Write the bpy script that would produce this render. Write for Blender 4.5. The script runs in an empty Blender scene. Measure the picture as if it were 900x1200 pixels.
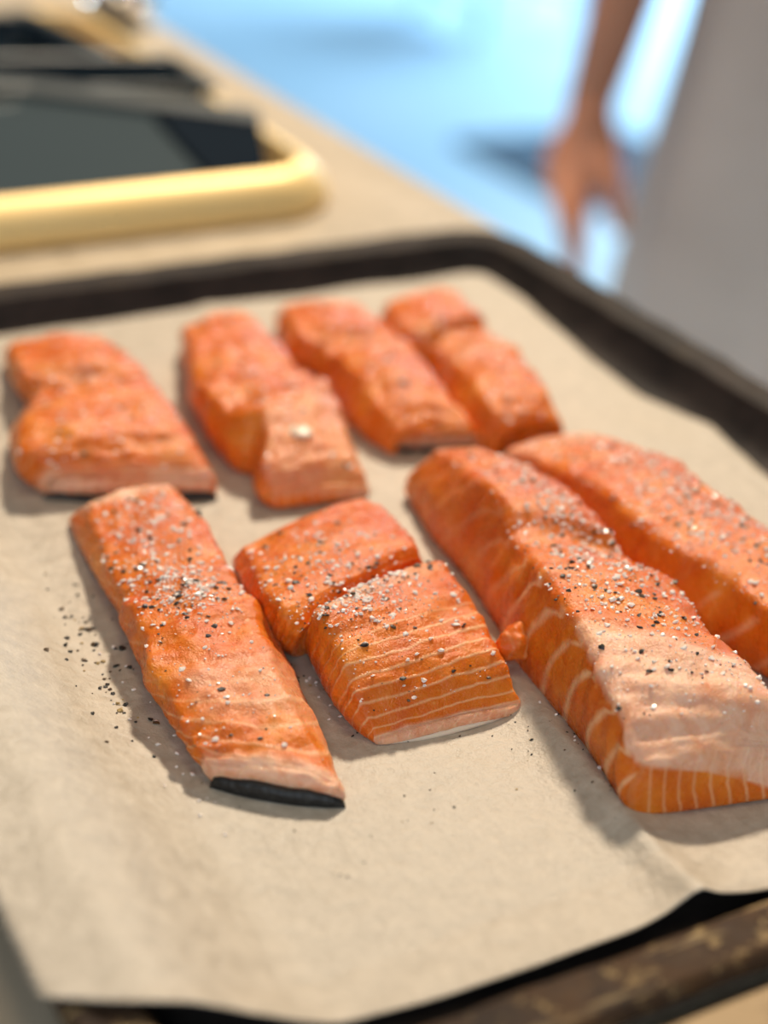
import bpy, bmesh, math, random
from mathutils import Vector, Matrix, noise
random.seed(7)
sc = bpy.context.scene
COL = sc.collection
PI = math.pi

# ------------------------------------------------------------------ camera
F_PX = 1961.65
d1 = Vector((3815, 793, -F_PX)).normalized()      # world x (along the short side of the tray) seen from the camera
d2 = Vector((-1250, 1161, -F_PX)).normalized()    # world y (along the long side of the tray)
d3 = d1.cross(d2).normalized()
d2 = d3.cross(d1).normalized()
R = Matrix((d1, d2, d3))                          # camera -> world
CAM = Vector((-0.22040482, -0.36247441, 0.29))
FLOOR_Z = -0.90
TOP_Z = -0.004                                    # worktop surface

def ray(x, y): return R @ Vector((x - 450, 600 - y, -F_PX))
def at(x, y, z=0.0):
    r = ray(x, y)
    return CAM + r * ((z - CAM.z) / r.z)
def at_d(x, y, d): return CAM + ray(x, y) * (d / F_PX)

cam_d = bpy.data.cameras.new('camera')
cam = bpy.data.objects.new('camera', cam_d); COL.objects.link(cam)
cam.matrix_world = Matrix.Translation(CAM) @ R.to_4x4()
cam_d.sensor_fit = 'VERTICAL'; cam_d.sensor_height = 36; cam_d.sensor_width = 27
cam_d.lens = 36 * F_PX / 1200
cam_d.clip_start = 0.02; cam_d.clip_end = 60
cam_d.dof.use_dof = True
cam_d.dof.focus_distance = 0.488
cam_d.dof.aperture_fstop = cam_d.lens / 15.0
sc.camera = cam

# ------------------------------------------------------------------ world and lights
w = bpy.data.worlds.new('world'); sc.world = w; w.use_nodes = True
bg = w.node_tree.nodes['Background']
bg.inputs[0].default_value = (0.86, 0.93, 1.0, 1); bg.inputs[1].default_value = 0.13

def light(name, kind, loc, target, energy, color, size=0.1, size_y=None):
    l = bpy.data.lights.new(name, kind); l.energy = energy; l.color = color
    if kind == 'AREA':
        l.size = size
        if size_y: l.shape = 'RECTANGLE'; l.size_y = size_y
    else: l.shadow_soft_size = size
    o = bpy.data.objects.new(name, l); COL.objects.link(o)
    o.location = loc
    o.rotation_euler = (Vector(target) - Vector(loc)).to_track_quat('-Z', 'Y').to_euler()
    return o
light('kitchen_lamp', 'AREA', (0.95, 1.24, 1.60), (0.05, 0.03, 0), 62, (1.0, 0.85, 0.66), 0.17)
light('overhead_warm_fill', 'AREA', (0.02, 0.02, 1.55), (0.02, 0.05, 0), 4.0, (1.0, 0.78, 0.50), 0.5)  # unseen fill added overhead to brighten the golden tray rim
light('window_daylight', 'AREA', (5.2, 4.6, 1.0), (2.3, 3.2, FLOOR_Z), 390, (0.50, 0.76, 1.0), 2.4, 1.6)
light('near_window_daylight', 'AREA', (-0.60, -1.05, 0.60), (-0.1, -0.2, 0), 7.5, (0.76, 0.88, 1.0), 0.8, 0.8)

sc.view_settings.view_transform = 'Standard'
sc.view_settings.look = 'None'
sc.view_settings.gamma = 1.0
sc.view_settings.exposure = 0.0
sc.view_settings.use_curve_mapping = False

# ------------------------------------------------------------------ helpers
def obj(name, bm, mats, parent=None, smooth=True):
    me = bpy.data.meshes.new(name)
    if isinstance(bm, bmesh.types.BMesh):
        bm.normal_update(); bm.to_mesh(me); bm.free()
    else: me.from_pydata(*bm); me.update()
    o = bpy.data.objects.new(name, me); COL.objects.link(o)
    for m in (mats if isinstance(mats, (list, tuple)) else [mats]): me.materials.append(m)
    if smooth:
        for p in me.polygons: p.use_smooth = True
    if parent: o.parent = parent
    return o
def empty(name, loc=(0, 0, 0), rz=0.0):
    o = bpy.data.objects.new(name, None); COL.objects.link(o)
    o.empty_display_size = 0.02
    o.location = loc; o.rotation_euler = (0, 0, rz)
    return o
def tag(o, label=None, cat=None, group=None, kind=None):
    if label: o['label'] = label
    if cat: o['category'] = cat
    if group: o['group'] = group
    if kind: o['kind'] = kind
    return o
def box(bm, c, s, rz=0.0, bev=0.0):
    r = bmesh.ops.create_cube(bm, size=1)
    vs = r['verts']
    bmesh.ops.scale(bm, vec=s, verts=vs)
    if bev:
        es = list({e for v in vs for e in v.link_edges})
        b = bmesh.ops.bevel(bm, geom=es, offset=bev, segments=2, affect='EDGES', profile=0.5)
        vs = list({v for f in b['faces'] for v in f.verts} | {v for v in vs if v.is_valid})
    if rz: bmesh.ops.rotate(bm, cent=(0, 0, 0), matrix=Matrix.Rotation(rz, 3, 'Z'), verts=vs)
    bmesh.ops.translate(bm, vec=c, verts=vs)
    return vs
def tube(bm, pts, rad, seg=12):
    """closed tube through pts; rad a number or a list, or (rx, ry) pairs with explicit frame up"""
    pts = [Vector(p) for p in pts]
    n = len(pts)
    rads = rad if isinstance(rad, (list, tuple)) else [rad] * n
    rings = []
    up = None
    for i, p in enumerate(pts):
        t = (pts[min(i + 1, n - 1)] - pts[max(i - 1, 0)]).normalized()
        if up is None:
            up = Vector((0, 0, 1)) if abs(t.z) < 0.9 else Vector((1, 0, 0))
        a = (up - t * up.dot(t)).normalized(); b = t.cross(a); up = a
        r = rads[i]
        rings.append([bm.verts.new(p + (a * math.cos(k * 2 * PI / seg) + b * math.sin(k * 2 * PI / seg)) * r) for k in range(seg)])
    for i in range(n - 1):
        for k in range(seg):
            bm.faces.new((rings[i][k], rings[i][(k + 1) % seg], rings[i + 1][(k + 1) % seg], rings[i + 1][k]))
    bm.faces.new(list(reversed(rings[0]))); bm.faces.new(rings[-1])
def ell_loft(bm, rings_def, seg=32, cap=True, fold=0.0, nf=9):
    """rings_def: (centre, axis_a * ra, axis_b * rb)"""
    rings = []
    for j, (c, A, B) in enumerate(rings_def):
        row = []
        for k in range(seg):
            th = k * 2 * PI / seg
            m = 1 + fold * (j / max(1, len(rings_def) - 1)) * math.sin(nf * th + 0.7 * math.sin(3 * th))
            row.append(bm.verts.new(Vector(c) + (Vector(A) * math.cos(th) + Vector(B) * math.sin(th)) * m))
        rings.append(row)
    for i in range(len(rings) - 1):
        for k in range(seg):
            bm.faces.new((rings[i][k], rings[i][(k + 1) % seg], rings[i + 1][(k + 1) % seg], rings[i + 1][k]))
    if cap:
        bm.faces.new(list(reversed(rings[0]))); bm.faces.new(rings[-1])
    return rings

# ------------------------------------------------------------------ materials
class NT:
    def __init__(s, name):
        s.m = bpy.data.materials.new(name); s.m.use_nodes = True
        s.t = s.m.node_tree; s.n = s.t.nodes; s.b = s.n['Principled BSDF']
    def new(s, kind, **kw):
        n = s.n.new(kind)
        for k, v in kw.items(): setattr(n, k, v)
        return n
    def link(s, a, b): s.t.links.new(a, b)
    def val(s, sock, v):
        if hasattr(v, 'is_output'): s.link(v, sock)
        elif isinstance(v, tuple) and len(v) == 3 and sock.type == 'RGBA': sock.default_value = (*v, 1)
        else: sock.default_value = v
    def noise(s, scale, detail=4, rough=0.5, vec=None, dist=0.0):
        n = s.new('ShaderNodeTexNoise'); n.inputs['Scale'].default_value = scale
        n.inputs['Detail'].default_value = detail; n.inputs['Roughness'].default_value = rough
        n.inputs['Distortion'].default_value = dist
        s.link(vec or s.coord(), n.inputs['Vector']); return n.outputs['Fac']
    def coord(s):
        if not hasattr(s, 'tc'): s.tc = s.new('ShaderNodeTexCoord')
        return s.tc.outputs['Object']
    def mapping(s, scale):
        n = s.new('ShaderNodeMapping'); n.inputs['Scale'].default_value = scale
        s.link(s.coord(), n.inputs['Vector']); return n.outputs['Vector']
    def ramp(s, fac, stops):
        n = s.new('ShaderNodeValToRGB'); e = n.color_ramp.elements
        while len(e) < len(stops): e.new(0.5)
        for el, (p, c) in zip(e, stops):
            el.position = p; el.color = (*c, 1) if isinstance(c, tuple) else (c, c, c, 1)
        s.link(fac, n.inputs['Fac']); return n.outputs['Color']
    def mix(s, fac, a, b, blend='MIX'):
        n = s.new('ShaderNodeMix', data_type='RGBA', blend_type=blend)
        s.val(n.inputs[0], fac); s.val(n.inputs[6], a); s.val(n.inputs[7], b); return n.outputs[2]
    def math(s, op, a, b=0.0, c=0.0, clamp=False):
        n = s.new('ShaderNodeMath', operation=op, use_clamp=clamp)
        for i, v in enumerate((a, b, c)): s.val(n.inputs[i], v)
        return n.outputs[0]
    def attr(s, name):
        n = s.new('ShaderNodeAttribute', attribute_name=name); return n.outputs['Fac']
    def bump(s, h, strength, dist, normal=None):
        n = s.new('ShaderNodeBump'); n.inputs['Strength'].default_value = strength; n.inputs['Distance'].default_value = dist
        s.link(h, n.inputs['Height'])
        if normal: s.link(normal, n.inputs['Normal'])
        return n.outputs['Normal']
    def set(s, **kw):
        for k, v in kw.items(): s.val(s.b.inputs[k.replace('_', ' ')], v)
        return s.m

def simple(name, col, rough=0.5, metal=0.0, **kw):
    t = NT(name); return t.set(Base_Color=col, Roughness=rough, Metallic=metal, **kw)

def salmon_material():
    t = NT('salmon_flesh')
    fat, stripe, smask = t.attr('fat'), t.attr('stripe'), t.attr('smask')
    n1 = t.noise(55, 5, 0.6); n2 = t.noise(240, 3, 0.6); n3 = t.noise(22, 2)
    base = t.ramp(n1, [(0.3, (0.62, 0.095, 0.005)), (0.5, (0.74, 0.165, 0.008)), (0.72, (0.84, 0.26, 0.022))])
    base = t.mix(t.math('MULTIPLY', t.math('SUBTRACT', n3, 0.45, clamp=True), 1.6, clamp=True), base, (0.58, 0.072, 0.014))
    sv = t.math('ADD', stripe, t.math('MULTIPLY', t.math('SUBTRACT', n3, 0.5), 0.9))
    sv = t.math('ADD', sv, t.math('MULTIPLY', t.math('SUBTRACT', n1, 0.5), 0.25))
    fr = t.math('PINGPONG', sv, 0.5)                              # 0 on a line
    line = t.ramp(fr, [(0.0, 0.95), (0.05, 0.65), (0.15, 0.0)])
    lf = t.math('MULTIPLY', line, t.math('MULTIPLY', smask, t.math('ADD', 0.25, t.math('MULTIPLY', n3, 1.1))), clamp=True)
    base = t.mix(lf, base, (0.92, 0.50, 0.25))
    n4 = t.noise(120, 5, 0.65, dist=0.6)
    base = t.mix(t.ramp(n4, [(0.55, 0.0), (0.75, 0.4)]), base, (0.88, 0.36, 0.075))      # pale mottling
    base = t.mix(t.ramp(t.noise(420, 3, 0.6), [(0.60, 0.0), (0.76, 0.35)]), base, (0.90, 0.42, 0.11))
    f2 = t.math('MULTIPLY', fat, t.ramp(n4, [(0.30, 0.45), (0.60, 1.0)]), clamp=True)
    base = t.mix(f2, base, (0.90, 0.56, 0.38))
    h = t.math('ADD', t.math('MULTIPLY', n2, 0.6), t.math('ADD', t.math('MULTIPLY', n4, 0.9), t.math('MULTIPLY', lf, 0.16)))
    fine = t.noise(1500, 3, 0.65)
    nb = t.bump(fine, 0.5, 0.0006, t.bump(h, 0.6, 0.0014))
    rough = t.ramp(n2, [(0.35, 0.18), (0.65, 0.40)])
    return t.set(Base_Color=base, Roughness=rough, Normal=nb, Subsurface_Weight=0.3, Subsurface_Radius=(1.0, 0.25, 0.08),
                 Subsurface_Scale=0.004, Specular_IOR_Level=0.37)

def parchment_material():
    t = NT('parchment')
    n1 = t.noise(150, 5, 0.7); n2 = t.noise(520, 4, 0.7); n3 = t.noise(12, 4)
    fib = t.noise(1, 4, 0.6, t.mapping((520, 130, 200)))
    base = t.ramp(n1, [(0.30, (0.40, 0.34, 0.262)), (0.70, (0.585, 0.51, 0.41))])
    base = t.mix(t.math('MULTIPLY', t.math('SUBTRACT', fib, 0.45, clamp=True), 1.1, clamp=True), base, (0.40, 0.335, 0.25))
    base = t.mix(t.math('MULTIPLY', t.math('SUBTRACT', n3, 0.52, clamp=True), 1.5, clamp=True), base, (0.50, 0.41, 0.29))
    h = t.math('ADD', t.math('MULTIPLY', n1, 1.0), t.math('MULTIPLY', n2, 0.12))
    return t.set(Base_Color=base, Roughness=t.ramp(n1, [(0.3, 0.42), (0.7, 0.58)]), Normal=t.bump(h, 0.45, 0.0022), Specular_IOR_Level=0.45)

def wood_material():
    t = NT('worktop_wood')
    g = t.noise(1, 5, 0.6, t.mapping((60, 6, 60))); n = t.noise(26, 4, 0.65); s = t.noise(90, 3, 0.6)
    base = t.ramp(g, [(0.3, (0.42, 0.34, 0.235)), (0.7, (0.52, 0.43, 0.315))])
    base = t.mix(t.ramp(n, [(0.60, 0.0), (0.74, 0.45)]), base, (0.22, 0.15, 0.08))
    base = t.mix(t.ramp(s, [(0.62, 0.0), (0.7, 0.5)]), base, (0.10, 0.065, 0.035))
    return t.set(Base_Color=base, Roughness=0.42, Normal=t.bump(g, 0.2, 0.001))

def tray_material(name, worn):
    t = NT(name)
    n = t.noise(34, 6, 0.7); s = t.noise(150, 4, 0.7); st = t.noise(1, 4, 0.6, t.mapping((24, 190, 60)))
    base = t.ramp(n, [(0.35, (0.022, 0.019, 0.018)), (0.7, (0.050, 0.040, 0.035))])
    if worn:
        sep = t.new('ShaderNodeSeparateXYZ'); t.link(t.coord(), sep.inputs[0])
        front = t.math('MULTIPLY', t.math('SUBTRACT', 0.06, sep.outputs['Y']), 6.0, clamp=True)   # near side more worn; warm reflected light also put into its browns
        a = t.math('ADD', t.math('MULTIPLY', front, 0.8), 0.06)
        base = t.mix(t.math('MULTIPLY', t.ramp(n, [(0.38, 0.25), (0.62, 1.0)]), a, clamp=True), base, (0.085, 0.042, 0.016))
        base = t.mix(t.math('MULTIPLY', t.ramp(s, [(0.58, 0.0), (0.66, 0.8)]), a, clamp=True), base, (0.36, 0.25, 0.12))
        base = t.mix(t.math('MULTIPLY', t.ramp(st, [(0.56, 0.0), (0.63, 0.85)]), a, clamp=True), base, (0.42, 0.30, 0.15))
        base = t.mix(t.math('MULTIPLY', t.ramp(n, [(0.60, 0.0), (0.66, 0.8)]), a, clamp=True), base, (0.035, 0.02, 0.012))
    return t.set(Base_Color=base, Roughness=t.ramp(s, [(0.3, 0.5), (0.7, 0.7)]), Specular_IOR_Level=0.06, Normal=t.bump(n, 0.3, 0.001))

def skin_material():
    t = NT('salmon_skin')
    v = t.new('ShaderNodeTexVoronoi'); v.inputs['Scale'].default_value = 520
    t.link(t.coord(), v.inputs['Vector'])
    base = t.ramp(v.outputs['Distance'], [(0.1, (0.022, 0.022, 0.022)), (0.6, (0.007, 0.007, 0.007))])
    return t.set(Base_Color=base, Roughness=0.55, Normal=t.bump(v.outputs['Distance'], 0.5, 0.0006))

def cloth_material(name, c0, c1, scale=14):
    t = NT(name)
    n = t.noise(scale, 4); wv = t.noise(700, 2)
    return t.set(Base_Color=t.ramp(n, [(0.3, c0), (0.7, c1)]), Roughness=0.85, Normal=t.bump(wv, 0.3, 0.001))

M_FLESH = salmon_material()
M_PAPER = parchment_material()
M_WOOD = wood_material()
M_PAN = tray_material('dark_enamel', False)
M_RIM = tray_material('worn_warm_lit_enamel', True)
M_SKIN = skin_material()
M_SALT = simple('salt', (0.96, 0.82, 0.73), 0.2, Subsurface_Weight=0.4, Subsurface_Scale=0.001, Subsurface_Radius=(1, 0.8, 0.7))
M_PEP = simple('pepper_black', (0.018, 0.016, 0.013), 0.5)
M_PEP2 = simple('pepper_tan', (0.40, 0.27, 0.10), 0.45)
M_PEP3 = simple('pepper_brown', (0.10, 0.055, 0.022), 0.5)
M_WHITE = simple('belly_membrane', (0.86, 0.66, 0.50), 0.35, Subsurface_Weight=0.2, Subsurface_Scale=0.004)

# ------------------------------------------------------------------ room and worktop
def floor_material():
    t = NT('pale_floor')
    n = t.noise(1.1, 3, 0.5); n2 = t.noise(30, 3)
    base = t.ramp(n, [(0.3, (0.50, 0.72, 0.86)), (0.7, (0.62, 0.79, 0.88))])
    return t.set(Base_Color=base, Roughness=0.5, Normal=t.bump(n2, 0.05, 0.002))
bm = bmesh.new(); box(bm, (1.5, 4.0, FLOOR_Z - 0.05), (13, 14, 0.1))
tag(obj('floor', bm, floor_material(), smooth=False), kind='structure', label='pale blue polished floor bright with daylight')
M_WALL = simple('painted_wall', (0.62, 0.74, 0.82), 0.8)
bm = bmesh.new(); box(bm, (1.5, 11.05, 0.5), (13, 0.1, 2.8))
tag(obj('wall_back', bm, M_WALL, smooth=False), kind='structure', label='pale wall far across the room')

WX, WY0, WY1, WX0 = 0.270, -0.75, 2.2, -1.0
bm = bmesh.new(); box(bm, ((WX0 + WX) / 2, (WY0 + WY1) / 2, TOP_Z - 0.02), (WX - WX0, WY1 - WY0, 0.04), bev=0.003)
wt = obj('worktop', bm, M_WOOD, smooth=False)
tag(wt, 'long tan wooden worktop under the baking trays', 'worktop')
cab = empty('base_cabinet', ((WX0 + WX) / 2, (WY0 + WY1) / 2, FLOOR_Z))
tag(cab, 'pale cabinet carrying the tan wooden worktop', 'cabinet')
M_CAB = simple('cabinet_paint', (0.55, 0.56, 0.55), 0.5)
bm = bmesh.new(); box(bm, (0, 0, 0.428), (1.17, 2.85, 0.856)); obj('body', bm, M_CAB, cab, smooth=False)
for k in range(5):
    bm = bmesh.new(); box(bm, (0.594, -1.14 + k * 0.57, 0.47), (0.018, 0.56, 0.74), bev=0.003)
    d = obj('door', bm, M_CAB, cab, smooth=False)
    bm = bmesh.new(); tube(bm, [(0.62, -1.24 + k * 0.57, 0.78), (0.62, -1.04 + k * 0.57, 0.78)], 0.005)
    obj('handle', bm, simple('handle_steel', (0.6, 0.6, 0.6), 0.3, 1.0) if k == 0 else bpy.data.materials['handle_steel'], d)

# ------------------------------------------------------------------ the big baking tray
TX0, TX1, TY0, TY1 = -0.1366, 0.2404, -0.1545, 0.3205
def rrect(x0, x1, y0, y1, r, n=8, side=14):
    pts = []
    for cx, cy, a0 in ((x1 - r, y0 + r, -PI / 2), (x1 - r, y1 - r, 0), (x0 + r, y1 - r, PI / 2), (x0 + r, y0 + r, PI)):
        for k in range(n + 1):
            a = a0 + k * PI / 2 / n
            pts.append((cx + r * math.cos(a), cy + r * math.sin(a)))
        nx, ny = pts[-1]
        # straight run to the next corner start
        a = a0 + PI / 2
        nxt = {0: (x1, y1 - r), 1: (x0 + r, y1), 2: (x0, y0 + r), 3: (x1 - r, y0)}[int(round((a0 + PI / 2) / (PI / 2)))]
        for k in range(1, side): pts.append((nx + (nxt[0] - nx) * k / side, ny + (nxt[1] - ny) * k / side))
    return pts
def tray_loft(bm, x0, x1, y0, y1, r, prof, close=None, jit=0.0, side=14):
    """prof: list of (inset, z); close: 'first'/'last' ring filled"""
    rings = []
    for ins, z in prof:
        row = []
        for (x, y) in rrect(x0 + ins, x1 - ins, y0 + ins, y1 - ins, max(r - ins, 0.004), side=side):
            dx = jit * (noise.noise(Vector((x * 55, y * 55, 3))) )
            row.append(bm.verts.new((x + dx, y + dx * 0.5, z + dx * 0.5)))
        rings.append(row)
    n = len(rings[0])
    for a, b in zip(rings, rings[1:]):
        for k in range(n): bm.faces.new((a[k], a[(k + 1) % n], b[(k + 1) % n], b[k]))
    if close == 'last': bm.faces.new(rings[-1])
    return rings
tray = tag(empty('baking_tray', (0, 0, 0)), 'large dark worn baking tray lined with parchment paper', 'baking tray')
bm = bmesh.new()
tray_loft(bm, TX0, TX1, TY0, TY1, 0.034, [(0.0165, 0.0130), (0.0185, 0.0095), (0.0215, 0.004), (0.0245, 0.0008), (0.029, -0.0012), (0.05, -0.0012)], 'last')
tray_loft(bm, TX0, TX1, TY0, TY1, 0.034, [(0.05, -0.0034), (0.027, -0.0034), (0.0225, -0.001), (0.0195, 0.004), (0.016, 0.0112)])
obj('pan', bm, M_PAN, tray)
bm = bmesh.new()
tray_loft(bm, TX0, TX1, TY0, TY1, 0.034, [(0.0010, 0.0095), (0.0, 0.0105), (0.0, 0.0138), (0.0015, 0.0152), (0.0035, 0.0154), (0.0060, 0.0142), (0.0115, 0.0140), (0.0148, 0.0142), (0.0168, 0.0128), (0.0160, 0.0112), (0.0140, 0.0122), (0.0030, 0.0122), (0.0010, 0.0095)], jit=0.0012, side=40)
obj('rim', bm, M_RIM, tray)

def board_material():
    t = NT('worn_board_wood')
    g = t.noise(1, 5, 0.6, t.mapping((14, 110, 60))); n = t.noise(60, 5, 0.7)
    base = t.ramp(g, [(0.3, (0.34, 0.225, 0.11)), (0.7, (0.46, 0.32, 0.175))])
    base = t.mix(t.ramp(n, [(0.50, 0.0), (0.66, 0.75)]), base, (0.16, 0.095, 0.04))
    return t.set(Base_Color=base, Roughness=0.6, Specular_IOR_Level=0.2, Normal=t.bump(n, 0.3, 0.001))
bm = bmesh.new(); box(bm, (0.10, -0.2775, (TOP_Z + 0.0095) / 2), (0.46, 0.24, 0.0095 - TOP_Z), bev=0.0015)  # board added to lift this strip out of the tray's shadow
tag(obj('added_board', bm, board_material(), smooth=False), 'mottled tan wooden board added to catch the light, lying against the near rim of the dark tray', 'board')

# ------------------------------------------------------------------ parchment paper
def interp(tab, x):
    if x <= tab[0][0]: return tab[0][1]
    for (a, fa), (b, fb) in zip(tab, tab[1:]):
        if x <= b: 
            t = (x - a) / (b - a); t = t * t * (3 - 2 * t) * 0.4 + t * 0.6
            return fa + (fb - fa) * t
    return tab[-1][1]
CR_A, CR_B = at(228, 345), at(803, 1062)
cr_dir = (CR_B - CR_A).normalized()
cr_n = Vector((-cr_dir.y, cr_dir.x, 0))
cr_len = (CR_B - CR_A).length
def paper_z(x, y):
    z = 0.0006 + 0.0008 * noise.noise(Vector((x * 9, y * 9, 1.3))) + 0.0004 * noise.noise(Vector((x * 30, y * 24, 4)))
    # the side that climbs over the near-left rim
    tl = max(0.0, min(1.0, (-0.072 - x) / 0.050)); z += 0.0168 * tl * tl * (3 - 2 * tl)
    tr = max(0.0, min(1.0, (x - 0.204) / 0.03)); z += 0.006 * tr * tr
    tb = max(0.0, min(1.0, (y - 0.285) / 0.03)); z += 0.003 * tb * tb
    tf = max(0.0, min(1.0, (-0.104 - y) / 0.035)); z += 0.0055 * tf
    p = Vector((x, y, 0)) - CR_A
    u = p.dot(cr_dir) / cr_len; v = p.dot(cr_n)
    amp = 0.0014 + 0.0062 * max(0.0, u - 0.45) ** 1.2 * 1.6
    w_ = 0.010 if v > 0 else 0.006
    z += amp * math.exp(-abs(v) / w_) * (1 if -0.05 < u < 1.1 else 0)
    return z
right_tab = sorted([(p.y, p.x) for p in [at(*q, 0.003) for q in ((572, 303), (600, 335), (650, 378), (700, 420), (750, 457), (800, 478), (833, 492), (866, 522), (900, 552))]])
right_tab = [(-0.2, right_tab[0][1] + 0.004)] + right_tab
back_tab = sorted([(p.x, p.y) for p in [at(*q, 0.002) for q in ((0, 381), (120, 359), (240, 340), (350, 328), (450, 313), (540, 303), (572, 300))]])
front_tab = sorted([(p.x, p.y) for p in [at(*q, 0.004) for q in ((300, 1212), (405, 1195), (520, 1165), (640, 1128), (740, 1092), (803, 1064), (850, 1058), (900, 1046), (1000, 1022))]])
fl = at(50, 1170, 0.016); fm = at(200, 1202, 0.010)
front_tab = [(fl.x - 0.003, fl.y), (fm.x, fm.y)] + [p for p in front_tab if p[0] > fm.x + 0.01]
back_tab = [(-0.14, back_tab[0][1] + 0.004)] + back_tab
NX, NY = 130, 420
verts, faces = [], []
for j in range(NY + 1):
    t = j / NY
    for i in range(NX + 1):
        s = i / NX
        x = -0.138 + s * (0.232 + 0.138)
        for _ in range(2):
            yf, yb = interp(front_tab, x), interp(back_tab, x)
            y = yf + (yb - yf) * t
            xr = interp(right_tab, y)
            xl = -0.1385 + 0.002 * math.sin(y * 17)
            x = xl + (xr - xl) * s
        if i == 0: x += 0.0026 * abs(((j / 4.0) % 1) * 2 - 1) - 0.0013
        if i == NX: x += 0.0010 * abs(((j / 3.0) % 1) * 2 - 1)
        verts.append((x, y, paper_z(x, y)))
for j in range(NY):
    for i in range(NX):
        a = j * (NX + 1) + i
        faces.append((a, a + 1, a + NX + 2, a + NX + 1))
paper = obj('parchment_paper', (verts, [], faces), M_PAPER)
md = paper.modifiers.new('thickness', 'SOLIDIFY'); md.thickness = 0.00025; md.offset = -1
tag(paper, 'creased tan parchment sheet with serrated edge lying in the dark tray', 'parchment')

# ------------------------------------------------------------------ salmon
def catmull(P, t):
    n = len(P) - 1
    i = min(int(t * n), n - 1); f = t * n - i
    p0, p1, p2, p3 = P[max(i - 1, 0)], P[i], P[i + 1], P[min(i + 2, n)]
    return 0.5 * ((2 * p1) + (p2 - p0) * f + (2 * p0 - 5 * p1 + 4 * p2 - p3) * f * f + (3 * p1 - p0 - 3 * p2 + p3) * f ** 3)

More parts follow.
